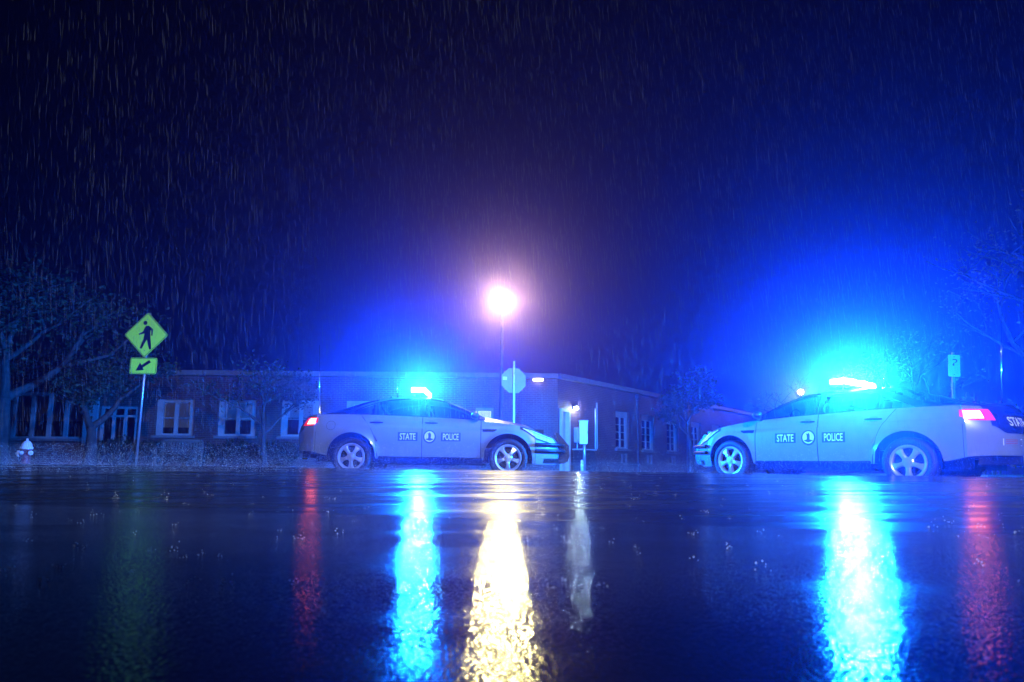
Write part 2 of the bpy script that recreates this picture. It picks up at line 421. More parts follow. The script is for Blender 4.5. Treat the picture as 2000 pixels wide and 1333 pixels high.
# front wing (local x = world x)
wins = [(-19.62, -16.75, 1.30, 3.12, 4, 1, .62), (-13.95, -12.45, 1.46, 2.88, 2, 2, .80), (-11.52, -10.02, 1.46, 2.88, 2, 2, .55),
        (-9.05, -7.55, 1.46, 2.88, 2, 2, .45), (-6.5, -5.0, 1.46, 2.88, 2, 2, .7), (-3.9, -2.4, 1.46, 2.88, 2, 2, .5), (-1.42, -.72, 1.40, 2.66, 1, 1, 1.0)]
door = (-16.1, -14.65, .22, 2.58)
w = wall_with_holes(-30, 1.8, -.25, HB - .2, .3, [q[:4] for q in wins] + [door]).build('wall', M['brick'], bld, loc=(0, YB, 0))
front = w
for i, q in enumerate(wins):
    window(front, q[0], q[1], q[2], q[3], q[4], q[5], q[6], lit=M['lit_blind'] if i == 6 else None, jamb=.22 if 0 < i < 6 else .10, mull=.16 if i == 0 else .14 if i < 6 else .04)
for i in range(16):
    a = -30 + 31.8 * i / 16
    MB().box((a + 31.8/32, YB + .1, HB - .1), (31.8/16 - .008, .56, .197), bev=.012).build('coping_stone', M['stone'], bld)
# entrance doors in the front wing
de = MB()
for x in (-16.05, -15.60, -15.15, -14.70): de.box((x, YB + .08, 1.40), (.09, .12, 2.36))
de.box((-15.375, YB + .081, 2.2), (1.26, .10, .08)); de.box((-15.375, YB + .081, 2.53), (1.26, .11, .09)); de.box((-15.375, YB + .081, .30), (1.26, .10, .14))
de = de.build('entrance_door', M['frame_paint'], bld)
for x in (-15.825, -15.375, -14.925):
    MB().box((x, YB + .10, 1.26), (.35, .008, 1.76)).build('pane', M['window_glass'], de)
    MB().box((x, YB + .10, 2.365), (.35, .008, .24)).build('pane', M['window_glass'], de)
MB().tube([(-15.22, YB - .03, 1.05), (-15.22, YB - .03, 1.35)], .014).build('handle', M['chrome'], de)
# pale projecting panel beside the wide window, and brick pier by the door
MB().box((-16.43, YB - .06, 2.0), (.52, .1, 1.9)).build('panel', M['frame_paint'], bld)
MB().box((-14.36, YB - .08, .75), (.36, .14, 1.1)).build('pier', M['brick'], bld)
# right wing, set back along the side road
ux, uy = 0.644, 0.765
RA = math.atan2(uy, ux)
rw_w = [(4.35, 5.55), (6.72, 7.98), (9.30, 10.56), (12.15, 13.40), (14.9, 16.15), (17.6, 18.9)]
vents = [(4.6, 5.35), (7.05, 7.75), (9.6, 10.3), (12.4, 13.1)]
holes = [(a, b, 1.22, 2.90) for a, b in rw_w] + [(a, b, .55, 1.02) for a, b in vents] + [(.12, .74, .1, 2.66)]
wing = wall_with_holes(0, 26, -.25, HB - .2, .3, holes).build('wall', M['brick'], bld, loc=(1.8, YB, 0), rot=(0, 0, RA))
for i, (a, b) in enumerate(rw_w):
    window(wing, a, b, 1.22, 2.90, 2, 4, .0, mull=.07, jamb=.15, head=.26)
for a, b in vents:
    v = MB()
    v.box(((a+b)/2, .05, .57), (b-a, .08, .036)); v.box(((a+b)/2, .05, 1.0), (b-a, .08, .036))
    v.box((a+.02, .051, .785), (.036, .08, .39)); v.box((b-.02, .051, .785), (.036, .08, .39)); v.box(((a+b)/2, .052, .785), (.03, .08, .39))
    vo = v.build('vent', M['stone'], wing)
    for k in range(6): MB().box(((a+b)/2, .09, .62 + .066*k), (b-a-.08, .012, .05), rot=Matrix.Rotation(R(35), 3, 'X')).build('slat', M['stone'], vo)
for i in range(13):
    MB().box((2*i + 1, .1, HB - .1), (1.992, .56, .195), bev=.012).build('coping_stone', M['stone'], wing)
# door recess in the right wing
dd = MB(); dd.box((.17, .02, 1.38), (.10, .24, 2.56)); dd.box((.69, .02, 1.38), (.10, .24, 2.56)); dd.box((.43, .021, 2.6), (.42, .23, .12)); dd = dd.build('side_door', M['white_paint'], wing)
MB().box((.43, .12, 1.32), (.41, .04, 2.43)).build('door_leaf', M['grey_box'], dd)
MB().tube([(.56, .07, 1.08), (.56, .07, 1.2)], .015).build('handle', M['chrome'], dd)
# dark interior behind the openings, roof
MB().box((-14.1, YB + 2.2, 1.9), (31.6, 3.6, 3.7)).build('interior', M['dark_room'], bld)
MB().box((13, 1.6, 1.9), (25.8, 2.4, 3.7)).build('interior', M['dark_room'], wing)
MB().box((-14.1, YB + 3.3, HB - .35), (31.8, 6.0, .1)).build('roof', M['ground'], bld)
# rainwater pipes
for s_, zt in ((6.2, 3.55), (11.45, 3.5)):
    dp = MB(); dp.tube([(s_, -.09, .0), (s_, -.09, zt)], .055, 10)
    dp.box((s_, -.12, zt + .1), (.24, .20, .26), bev=.02)
    dp = dp.build('drainpipe', M['black'], wing)
    for z in (.6, 1.7, 2.8): MB().box((s_, -.05, z), (.17, .1, .05)).build('bracket', M['black'], dp)
cd = MB(); cd.tube([(2.62, -.06, 1.15), (2.62, -.06, 2.85)], .03, 8); cd.tube([(2.75, -.06, 1.15), (2.75, -.06, 3.1)], .022, 8)
cd.build('conduit', M['post_steel'], wing)

def wing_pt(s, d, z): return Vector((1.8 + ux*s + uy*d, YB + uy*s - ux*d, z))     # d metres out from the right wing's face

# ------------------------------------------------------------------ police car
XW, RW, RAR = 1.434, 0.36, 0.445
XT, XN, XTAIL, XNOSE = -2.15, 1.95, -2.60, 2.43
TW = [(-2.15,.893),(-1.8,.922),(-1.2,.938),(0,.935),(1,.935),(1.5,.922),(1.95,.872)]
WT, WN = .893, .872
TZB = [(-2.6,1.12),(-2.2,1.135),(-1.4,1.14),(-.5,1.115),(.9,1.05),(1.5,.975),(1.93,.89),(2.2,.81),(2.43,.735)]
TLOW = [(-2.6,.47),(-2.2,.45),(-1.88,.38),(-1,.335),(1,.315),(1.86,.25),(2.43,.25)]
def plan_xy(p):
    if p > XN:
        q = p - XN; y = WN * max(0.0, 1 - q*q); return XNOSE - (XNOSE - XN) * (y/WN)**4.2, y
    if p < XT:
        q = XT - p; y = WT * max(0.0, 1 - q*q); return XTAIL + (XT - XTAIL) * (y/WT)**3.4, y
    return p, crom(TW, p)
def plan(p):
    e = 0.004
    a = plan_xy(max(p - e, XT - 1)); b = plan_xy(min(p + e, XN + 1)); t = Vector((b[0]-a[0], b[1]-a[1])).normalized()
    x, y = plan_xy(p); return x, y, -t.y, t.x
def zb(p): return crom(TZB, plan_xy(p)[0])
def zlow(p):
    x = plan_xy(p)[0]; z = crom(TLOW, x)
    for xw in (XW, -XW):
        d = abs(x - xw)
        if d < RAR: z = max(z, RW + math.sqrt(RAR*RAR - d*d))
    return z
def S(p, z, off=0.0):
    x, y, ax, ay = plan(p)
    zt = zb(p); h = (z - .35) / (zt - .35)
    d = -.052 * ((h-.48)/.52)**2 if h > .48 else -.03 * ((.48-h)/.48)**2
    zc = crom([(-2.2,.965),(-1,.935),(1,.865),(1.9,.78)], x)          # shoulder crease
    d -= .018 * sstep(zc - .02, zc + .02, z) * sstep(-2.1, -1.7, x) * (1 - sstep(1.2, 1.7, x))
    for xw in (XW, -XW):
        r = math.hypot(x - xw, z - RW)
        if r < .57 and z > .3: d += .024 * (1 - max(0, r - RAR)/.125)**2 * min(1.0, sstep(.28, .45, z) + .4)
    d += off
    X, Y = x + ax*d, y + ay*d
    X -= 1.05 * max(0, z - .52)**2 * sstep(1.7, 2.4, x)
    X += .75 * max(0, z - .74)**2 * sstep(-1.9, -2.5, x)
    if abs(p - (XN+1)) < 1e-6 or abs(p - (XT-1)) < 1e-6: Y = 0.0
    return Vector((X, Y, z))
def val(f, t): return f(t) if callable(f) else f
def patch(pa, pb, za, zt, nu, nv, off=0.0, sgn=1):
    vs, fs = [], []
    for i in range(nu + 1):
        for j in range(nv + 1):
            v = j / nv; zz = .33 + .78 * v
            p = lerp(val(pa, zz), val(pb, zz), i / nu)
            a, b = val(za, p), val(zt, p)
            P = S(p, lerp(a, b, v), off); vs.append((P.x, sgn * P.y, P.z))
    for i in range(nu):
        for j in range(nv):
            q = (i*(nv+1)+j, (i+1)*(nv+1)+j, (i+1)*(nv+1)+j+1, i*(nv+1)+j+1)
            fs.append(q[::-1] if sgn > 0 else q)
    return vs, fs
def both(fn):
    mb = MB()
    for s_ in (1, -1): mb.add(*fn(s_))
    return mb

TZR = [(-1.50,1.16),(-1.3,1.265),(-1.05,1.365),(-.75,1.435),(-.3,1.468),(.1,1.445),(.36,1.375),(.6,1.275),(.82,1.165),(1.0,1.055)]
TZC = [(-1.97,1.225),(-1.6,1.36),(-1.3,1.455),(-.9,1.525),(-.4,1.545),(0,1.525),(.22,1.478),(.58,1.34),(.9,1.19),(1.13,1.085)]
def belt(x): P = S(x, zb(x)); return P.y - .02, zb(x)
def rail(x):
    by, bz = belt(x)
    if x < -1.5 or x > 1.0: return by, bz + .004
    z = max(bz + .004, crom(TZR, x)); return by - (z - bz) * .52, z
def canopy(x, v, off=0.0):
    y, z = rail(x); c = crom(TZC, x)
    return Vector((x, y * v, z + (c - z) * (1 - abs(v)**2.3) + off))
def cgrid(xa, xb, va, vb, nu, nv, off=0.0):
    vs, fs = [], []
    for i in range(nu + 1):
        for j in range(nv + 1): vs.append(canopy(lerp(xa, xb, i/nu), lerp(va, vb, j/nv), off))
    for i in range(nu):
        for j in range(nv): fs.append((i*(nv+1)+j, (i+1)*(nv+1)+j, (i+1)*(nv+1)+j+1, i*(nv+1)+j+1))
    return vs, fs
def sglass(xa, xb, ta, tb, nu, sgn, off=0.0):
    vs, fs = [], []; nv = 4
    for i in range(nu + 1):
        x = lerp(xa, xb, i/nu); by, bz = belt(x); ry, rz = rail(x)
        for j in range(nv + 1):
            t = lerp(ta, tb, j/nv); bul = .018 * math.sin(math.pi * t) * min(1, (rz-bz)/.3)
            vs.append((x, sgn * (lerp(by, ry, t) + bul + off), lerp(bz, rz, t)))
    for i in range(nu):
        for j in range(nv):
            q = (i*(nv+1)+j, i*(nv+1)+j+1, (i+1)*(nv+1)+j+1, (i+1)*(nv+1)+j)
            fs.append(q if sgn > 0 else q[::-1])
    return vs, fs

def text_geo(body, bold=0.018):
    cu = bpy.data.curves.new('lettering', 'FONT'); cu.body = body; cu.offset = bold; cu.resolution_u = 3
    ob = bpy.data.objects.new('lettering', cu); COL.objects.link(ob)
    me = bpy.data.meshes.new_from_object(ob.evaluated_get(bpy.context.evaluated_depsgraph_get()))
    vs = [v.co.copy() for v in me.vertices]; fs = [tuple(p.vertices) for p in me.polygons]
    bpy.data.objects.remove(ob); bpy.data.curves.remove(cu); bpy.data.meshes.remove(me)
    x0, x1 = min(v.x for v in vs), max(v.x for v in vs); y0, y1 = min(v.y for v in vs), max(v.y for v in vs)
    return [((v.x-x0)/(x1-x0), (v.y-y0)/(y1-y0)) for v in vs], fs
def letters(body, x0, x1, z0, z1, sgn, off=.007):
    """lettering laid on the body side; reads left to right when seen from that side"""
    uv, fs = text_geo(body); out = []
    for u, v in uv:
        p = lerp(x0, x1, u) if sgn < 0 else lerp(x1, x0, u)
        P = S(p, lerp(z0, z1, v), off); out.append((P.x, sgn * P.y, P.z))
    return out, fs
def shape_on_side(pts, sgn, off):
    """filled outline in (x, z) on the body side"""
    vs = [];
    for x, z in pts:
        P = S(x, z, off); vs.append((P.x, sgn * P.y, P.z))
    f = tuple(range(len(pts)))
    return vs, [f if sgn < 0 else f[::-1]]
def ring_pts(cx, cz, rx, rz, n=28): return [(cx + rx*math.cos(2*math.pi*k/n), cz + rz*math.sin(2*math.pi*k/n)) for k in range(n)]

def rim_geo():
    """five-spoke alloy wheel face in local x,z; outer face towards -y"""
    mb = MB()
    mb.lathe([(.243,.10),(.250,.0),(.243,-.012),(.226,-.010),(.206,.004),(.204,.06)], 40, 'Y')
    mb.lathe([(.078,.03),(.080,-.006),(.066,-.016),(.034,-.018),(.034,-.026),(.001,-.028)], 24, 'Y')
    for k in range(5):
        a = R(-90 + 72*k); c, s_ = math.cos(a), math.sin(a)
        prof = [(.055,.036,-.012),(.10,.030,-.018),(.15,.034,-.014),(.19,.050,-.006),(.215,.070,.0)]
        n0 = []; vs = []; fs = []
        for (r, w, d) in prof:
            for (t, dy) in ((-w, .035), (-w, d+.008), (-w*.62, d), (w*.62, d), (w, d+.008), (w, .035)):
                vs.append((r*c - t*s_, dy, r*s_ + t*c))
        for i in range(len(prof)-1):
            for j in range(5): fs.append((i*6+j, (i+1)*6+j, (i+1)*6+j+1, i*6+j+1))
        mb.add(vs, fs)
    return mb

def make_car():
    car = empty('police_car')
    G, NV = M['grey_paint'], M['navy_paint']
    rseam = lambda z: crom([(.30,-.955),(.45,-.975),(.62,-1.05),(.80,-1.155),(1.0,-1.25),(1.15,-1.31)], z)
    g = .006
    for sg in (-1, 1):
        def pan(name, pa, pb, nu, nv=30):
            return mesh(name, *patch(pa, pb, zlow, zb, nu, nv, 0, sg), G, car, True)
        fe = MB().add(*patch(.935 + g, 1.94, zlow, zb, 44, 26, 0, sg))
        # inward top of the wing up to the bonnet edge
        vs, fs = [], []
        st = [lerp(.935 + g, 1.94, i/20) for i in range(21)]
        for p in st:
            B = S(p, zb(p)); vs += [(B.x, sg*B.y, B.z), (B.x, sg*B.y*.955, B.z + .012), (B.x, sg*B.y*.90, B.z + .016)]
        for i in range(20):
            for j in range(2):
                q = (i*3+j, (i+1)*3+j, (i+1)*3+j+1, i*3+j+1); fs.append(q if sg > 0 else q[::-1])
        fe.add(vs, fs); fe.build('front_fender', G, car, True)
        fd = pan('front_door', -.145 + g, .935 - g, 22)
        rd = pan('rear_door', lambda z: rseam(z) + g, -.145 - g, 26)
        pan('quarter_panel', -2.11, lambda z: rseam(z) - g, 50)
        for nm, d, hx in (('front', fd, .02), ('rear', rd, -.99)):
            P = S(hx, .995)
            hb = MB().add(*patch(hx - .055, hx + .055, .955, 1.035, 6, 4, .002, sg))
            hb.build('handle_recess', M['decal_grey'], d, True)
            ps = [S(hx + t, .992, .012 + .022 * math.sin(math.pi * (t + .12)/.24)) for t in (-.12, -.08, 0, .08, .12)]
            MB().tube([(q.x, sg*q.y, q.z) for q in ps], [.012, .016, .017, .016, .012], 8).build('handle', M['black'], d, True)
        # sill moulding under the doors
        sl = MB(); vs, fs = [], []
        for i in range(13):
            x = lerp(-.94, .955, i/12); P = S(x, zlow(x) + .01)
            vs += [(x, sg*(P.y + .004), zlow(x) + .045), (x, sg*(P.y + .012), zlow(x) + .012), (x, sg*(P.y - .01), zlow(x) - .008), (x, sg*(P.y - .06), zlow(x) - .10)]
        for i in range(12):
            for j in range(3):
                q = (i*4+j, (i+1)*4+j, (i+1)*4+j+1, i*4+j+1); fs.append(q[::-1] if sg < 0 else q)
        mesh('sill_moulding', vs, fs, [M['black']], car, True)
        if sg < 0:
            a_, b_ = ring_pts(-1.83, .93, .085, .085), ring_pts(-1.83, .93, .080, .080)
            vs = []
            for (x, z) in a_ + b_:
                P = S(x, z, .003); vs.append((P.x, sg*P.y, P.z))
            mesh('fuel_flap_seam', vs, [(k, (k+1) % 28, (k+1) % 28 + 28, k + 28) for k in range(28)], M['black'], car)
        # wing vent
        mesh('fender_vent', *shape_on_side([(.965,.885),(.965,.835),(1.16,.835),(1.22,.862),(1.235,.885)], sg, .006), M['black'], car)
        # glass and pillars
        mesh('front_window', *sglass(-.12, .80, .03, .93, 18, sg), M['car_glass'], fd, True)
        mesh('rear_window_pane', *sglass(-1.0, -.20, .03, .93, 14, sg), M['car_glass'], rd, True)
        mesh('quarter_window', *sglass(-1.36, -1.05, .05, .86, 8, sg), M['car_glass'], car, True)
        pl = MB()
        pl.add(*sglass(-.20, -.12, 0, 1, 2, sg, .004)); pl.add(*sglass(-1.05, -1.0, 0, 1, 2, sg, .004))
        pl.add(*sglass(.80, .99, 0, 1, 6, sg, .002)); pl.add(*sglass(-1.49, -1.36, 0, 1, 4, sg, .002))
        pl.add(*sglass(-1.36, .80, .93, 1.0, 40, sg, .003)); pl.add(*sglass(-1.36, .80, 0, .03, 40, sg, .003))
        pl.build('pillar', NV, car, True)
        ps = [(x, sg*(rail(x)[0] + .012), rail(x)[1] - .004) for x in [lerp(-1.45, .97, i/30) for i in range(31)]]
        MB().tube(ps, .007, 6).build('window_trim', M['chrome'], car, True)
        # mirror
        mr = MB(); mr.sphere((.83, sg*1.02, 1.125), .1, 14, 10, (.75, 1.05, .72)); mr.tube([(.86, sg*.86, 1.06), (.85, sg*.97, 1.10)], [.03, .024], 8)
        mr = mr.build('wing_mirror', NV, car, True)
        MB().sphere((.795, sg*1.02, 1.125), .085, 14, 8, (.3, 1.02, .70)).build('mirror_glass', M['chrome'], mr, True)
        # lettering and crest
        for (nm, xa, xb) in (('STATE', -.585, -.225), ('POLICE', .205, .565)):
            if sg > 0: nm = 'POLICE' if nm == 'STATE' else 'STATE'
            pp = fd if xa > 0 else rd
            mesh('decal_panel', *patch(xa, xb, .655, .815, 6, 3, .004, sg), M['decal_blue'], pp, True)
            mesh('lettering', *letters(nm, xa + .035, xb - .035, .675, .797, sg), M['decal_white'], pp)
        cc = (-.005 if sg < 0 else -.005, .735)
        cr = mesh('crest', *shape_on_side(ring_pts(cc[0], cc[1], .118, .122), sg, .004), M['decal_blue'], fd)
        mesh('crest_field', *shape_on_side(ring_pts(cc[0], cc[1] + .004, .094, .098), sg, .006), M['decal_white'], cr)
        fx = lambda a, b: (cc[0] + (a if sg < 0 else -a), cc[1] + b)
        fig = [(-.075,-.045),(-.04,-.062),(0,-.074),(.04,-.064),(.078,-.042),(.045,-.034),(.024,-.028),(.028,.03),(.022,.062),(.012,.064),(.012,.078),(-.004,.080),(-.006,.064),(-.018,.060),(-.034,.074),(-.038,.068),(-.022,.04),(-.020,-.01),(-.026,-.03),(-.048,-.036)]
        fp = [fx(a, b) for a, b in fig]
        if sg > 0: fp = fp[::-1]
        mesh('crest_figure', *shape_on_side(fp, sg, .008), M['decal_blue'], cr)
        tx = (1.08, 1.50) if sg < 0 else (1.08, 1.50)
        mesh('lettering', *letters('TROOPER', tx[0], tx[1], .945, .985, sg, .005), M['decal_grey'], car)
        # headlamp and tail lamp
        zt = lambda p: zb(p) - .012
        def zl(p): return zb(p) - .035 - .115 * sstep(1.66, 2.05, p)
        bz = mesh('headlamp_bezel', *patch(1.66, XN + .60, lambda p: zl(p) - .026, lambda p: zt(p) + .008, 26, 4, .004, sg), M['black'], car, True)
        mesh('headlamp_lens', *patch(1.71, XN + .57, lambda p: zl(p) + .004, lambda p: zt(p) - .012, 24, 5, .011, sg), M['lamp_lens'], bz, True)
        mesh('headlamp_brow', *patch(1.75, XN + .5, lambda p: lerp(zl(p), zt(p), .62), lambda p: lerp(zl(p), zt(p), .70), 20, 1, .015, sg), M['black'], bz, True)
        tl = mesh('tail_lamp', *patch(XT - .52, -2.09, lambda p: .93 + .05*sstep(-2.3, -2.09, p), lambda p: 1.085 - .01*sstep(-2.3, -2.09, p), 20, 6, .008, sg), M['tail_red'], car, True)
        mesh('tail_lamp_bulb', *patch(XT - .40, -2.14, .955, 1.065, 16, 4, .012, sg), M['tail_lit'], tl, True)
        # wheels
        for xw in (XW, -XW):
            wh = MB(); wy = sg*.915
            t = MB().lathe([(.245,.02),(.262,-.005),(.31,-.012),(.338,-.004),(.356,.022),(.36,.05),(.36,.19),(.35,.225),(.30,.24),(.24,.22)], 44, 'Y')
            flip = lambda q: [(v[0], sg*(-v[1]) + wy, v[2]) for v in q.v]
            to = mesh('tyre', [(v[0]+xw, v[1], v[2]+RW) for v in flip(t)], t.f if sg < 0 else [f[::-1] for f in t.f], M['rubber'], car, True)
            rg = rim_geo()
            mesh('rim', [(v[0]+xw, v[1], v[2]+RW) for v in flip(rg)], rg.f, M['alloy'], to)
            bd = MB().lathe([(.24,.05),(.24,.16),(.001,.16)], 28, 'Y'); bd.lathe([(.001,.07),(.165,.07),(.165,.085)], 24, 'Y')
            mesh('brake_disc', [(v[0]+xw, v[1], v[2]+RW) for v in flip(bd)], bd.f, M['dark_metal'], to)
    # end caps
    def nose(sg):
        return patch(1.94 + g, XN + 1, zlow, zb, 40, 16, 0, sg)
    fb = both(nose)
    for sg in (1, -1):
        vs, fs = [], []; st = [lerp(1.94 + g, XN + 1, (i/20)) for i in range(21)]
        for p in st:
            B = S(p, zb(p)); vs += [(B.x, sg*B.y, B.z), (B.x - .03, sg*B.y*.90, B.z + .016)]
        for i in range(20):
            q = (i*2, (i+1)*2, (i+1)*2+1, i*2+1); fs.append(q if sg > 0 else q[::-1])
        fb.add(vs, fs)
    fb = fb.build('front_bumper', G, car, True)
    gr = both(lambda sg: patch(XN + .66, XN + 1, .43, .69, 14, 6, .004, sg)).build('grille', M['black'], fb, True)
    for z in (.48, .53, .58, .63): both(lambda sg: patch(XN + .67, XN + 1, z - .008, z + .008, 14, 1, .012, sg)).build('grille_bar', M['dark_metal'], gr, True)
    both(lambda sg: patch(XN + .30, XN + 1, .27, .36, 20, 3, .004, sg)).build('lower_intake', M['black'], fb, True)
    rb = both(lambda sg: patch(XT - 1, -2.11 - g, zlow, zb, 40, 16, 0, sg)).build('rear_bumper', G, car, True)
    # bonnet, boot lid
    def lid(p0, p1, n, sc, set_back, crown, name, front):
        vs, fs = [], []; nv = 16
        for i in range(n + 1):
            p = lerp(p0, p1, i/n); B = S(p, zb(p)); back = set_back * sstep(0, 1, i/n)
            for j in range(nv + 1):
                v = -1 + 2*j/nv; vs.append((B.x + (-back if front else back), B.y * sc * v, B.z + .017 + crown(i/n) * (1 - v*v)))
        for i in range(n):
            for j in range(nv):
                q = (i*(nv+1)+j, (i+1)*(nv+1)+j, (i+1)*(nv+1)+j+1, i*(nv+1)+j+1); fs.append(q if front else q[::-1])
        return mesh(name, vs, fs, NV, car, True)
    hd = lid(.97, XN + 1, 34, .895, .035, lambda t: .10 * (1 - .6*t), 'bonnet', True)
    tk = lid(-1.75, XT - 1, 30, .90, .02, lambda t: .075 * (1 - .35*t), 'boot_lid', False)
    mb = both(lambda sg: patch(XT - 1, XT - .46, lambda p: .76 + .10*sstep(XT - .62, XT - .46, p), lambda p: zb(p) + .012, 18, 8, .006, sg))
    tf = mb.build('boot_face', NV, tk, True)
    # lettering on the boot face (reads left to right from behind: left is +y)
    for body, y0, y1 in (('STATE', .50, .09), ('POLICE', -.09, -.50)):
        uv, fs = text_geo(body); vs = []
        for u, v in uv:
            y = lerp(y0, y1, u); q = math.sqrt(max(0, 1 - abs(y)/WT)); P = S(XT - q, lerp(.86, .985, v), .012)
            vs.append((P.x, y, P.z))
        mesh('lettering', vs, fs, M['decal_white'], tf)
    both(lambda sg: patch(XT - 1, XT - .70, 1.045, 1.06, 10, 1, .014, sg)).build('boot_trim', M['chrome'], tf, True)
    st = MB()
    for (ya, yb2, za, zz) in ((.62, .30, .60, .69),):
        vs = []
        for y, z in ((ya, za), (yb2, za), (yb2, zz), (ya, zz)):
            P = S(XT - math.sqrt(1 - abs(y)/WT), z, .006); vs.append((P.x, y, P.z))
        st.add(vs, [(3, 2, 1, 0)])
    so = st.build('bumper_sticker', M['decal_white'], rb)
    vs = []
    for y, z in ((.37, .605), (.31, .605), (.31, .685), (.37, .66)):
        P = S(XT - math.sqrt(1 - abs(y)/WT), z, .009); vs.append((P.x, y, P.z))
    mesh('sticker_print', vs, [(3, 2, 1, 0)], M['decal_grey'], so)
    for k in range(3):
        vs = []
        for y, z in ((.59, .622 + .024*k), (.41, .622 + .024*k), (.41, .630 + .024*k), (.59, .630 + .024*k)):
            P = S(XT - math.sqrt(1 - abs(y)/WT), z, .009); vs.append((P.x, y, P.z))
        mesh('sticker_print', vs, [(3, 2, 1, 0)], M['sign_red'], so)
    MB().box((-2.57, 0, .40), (.02, .32, .17), bev=.008).build('number_plate', M['decal_white'], rb)
    dv = both(lambda sg: patch(XT - 1, XT - .30, lambda p: zlow(p) - .12, lambda p: zlow(p) + .004, 14, 2, -.05, sg)).build('rear_valance', M['black'], rb, True)
    # roof, screens
    roof = MB().add(*cgrid(-1.03, .20, -1, 1, 26, 20))
    for va, vb in ((-1, -.80), (.80, 1)):
        roof.add(*cgrid(-1.95, -1.03, va, vb, 18, 4)); roof.add(*cgrid(-1.95, -1.80, va, vb, 2, 2, .001))
    for va, vb in ((-1, -.92), (.92, 1)): roof.add(*cgrid(.20, 1.10, va, vb, 20, 2))
    roof = roof.build('roof', NV, car, True)
    mesh('windscreen', *cgrid(.20, 1.10, -.92, .92, 20, 16), M['car_glass'], car, True)
    mesh('rear_screen', *cgrid(-1.93, -1.03, -.80, .80, 20, 16), M['car_glass'], car, True)
    MB().add(*cgrid(1.10, 1.13, -1, 1, 1, 12)).build('cowl', M['black'], car, True)
    # underside and cabin
    ub = MB(); ub.box((0, 0, .40), (4.3, 1.30, .26)); ub.box((0, 0, .46), (1.9, 1.70, .24)); ub.box((0, 0, .72), (4.2, 1.28, .36)); ub.box((2.0, 0, .55), (.5, 1.2, .42)); ub.box((-2.15, 0, .62), (.5, 1.3, .42))
    ub.build('underbody', M['black'], car)
    for (sx, sy) in ((.05, .38), (.05, -.38), (-.85, .38), (-.85, -.38)):
        se = MB(); T = Matrix.Rotation(R(-14), 3, 'Y')
        se.box((sx + .12, sy, .82), (.5, .50, .16), .04); se.box((sx - .18, sy, 1.05), (.14, .50, .50), .05, T); se.box((sx - .25, sy, 1.36), (.09, .26, .16), .035, T)
        se.build('seat', M['seat_cloth'], car, True)
    ds = MB(); ds.box((.78, 0, .98), (.42, 1.5, .14), .05); ds.box((.52, .0, 1.06), (.10, .26, .20), .02); ds = ds.build('dashboard', M['black'], car)
    MB().lathe([(.17,.0),(.185,.012),(.19,.0),(.185,-.012),(.17,.0)], 20, 'X', (.50, .38, 1.07)).build('steering_wheel', M['black'], ds, True)
    # push bumper
    pb = MB()
    prof = [(2.34,.86),(2.40,.86),(2.60,.62),(2.615,.42),(2.58,.31),(2.50,.27),(2.43,.28),(2.40,.40),(2.44,.58)]
    for y in (-.30, .34):
        Mx = Matrix(((1,0,0,0),(0,0,1,y),(0,1,0,0),(0,0,0,1)))
        pb.poly(prof, .04, Mx)
    pb.box((2.585, 0, .50), (.03, .62, .10), .01); pb.box((2.53, 0, .68), (.03, .62, .05), .01)
    pb = pb.build('push_bumper', M['black'], car)
    for z in (.615, .50):
        ps = [S(p, z, lerp(.045, .10, sstep(XN, XN + .8, p))) for p in [lerp(1.93, XN + 1, i/22) for i in range(23)]]
        pts = [(q.x, q.y, q.z) for q in ps] + [(q.x, -q.y, q.z) for q in ps[-2::-1]]
        MB().tube(pts, .030, 10).build('wrap_bar', M['black'], pb, True)
    # lightbar
    lb = MB(); lb.box((-.30, 0, 1.585), (.26, 1.14, .035), .012)
    for y in (-.45, .45): lb.box((-.30, y, 1.55), (.10, .06, .06))
    lb = lb.build('lightbar', M['black'], car)
    for k in range(8):
        y = -.49 + .14*k
        MB().box((-.30, y, 1.648), (.29 if 0 < k < 7 else .24, .132, .088), .018).build('lightbar_lens', M['bar_lens'] if k in (0, 1, 3, 4, 6, 7) else M['bar_lens_dim'], lb)
    MB().box((-.30, 0, 1.697), (.28, 1.12, .010), .004).build('lightbar_cap', M['black'], lb)
    # aerials
    for (x, y, z, h, lean, r, nm) in ((-2.22, -.35, 1.19, 1.35, -.05, .006, 'aerial'), (-.78, 0, 1.535, .62, -.03, .004, 'aerial'), (-2.08, .3, 1.2, .09, 0, .005, 'aerial')):
        a = MB(); a.lathe([(.001,0),(.03,0),(.03,.015),(.012,.03),(.011,.12 if h > .2 else .03),(.001,.12 if h > .2 else .03)], 10, 'Z', (x, y, z)); a.tube([(x, y, z + .02), (x + lean*.4, y, z + h*.5), (x + lean, y, z + h)], [r, r*.8, r*.5], 6)
        a.build(nm, M['chrome'], car, True)
    MB().box((-.90, 0, 1.55), (.05, .05, .06), .012).build('roof_antenna', M['black'], car)
    return car

def bar_lamps(car, power):
    for k, (y, f) in enumerate(((-.40, .35), (.0, .3), (.40, .35))):
        l = bpy.data.lights.new('lightbar_lamp', 'POINT'); l.color = BLUE; l.energy = power * f; l.shadow_soft_size = .035
        o = bpy.data.objects.new('lightbar_lamp', l); COL.objects.link(o); o.parent = car; o.location = (-.30, y, 1.648)

def copy_tree(o, parent=None):
    c = o.copy(); COL.objects.link(c); c.parent = parent
    for ch in [q for q in o.children]: copy_tree(ch, c)
    return c

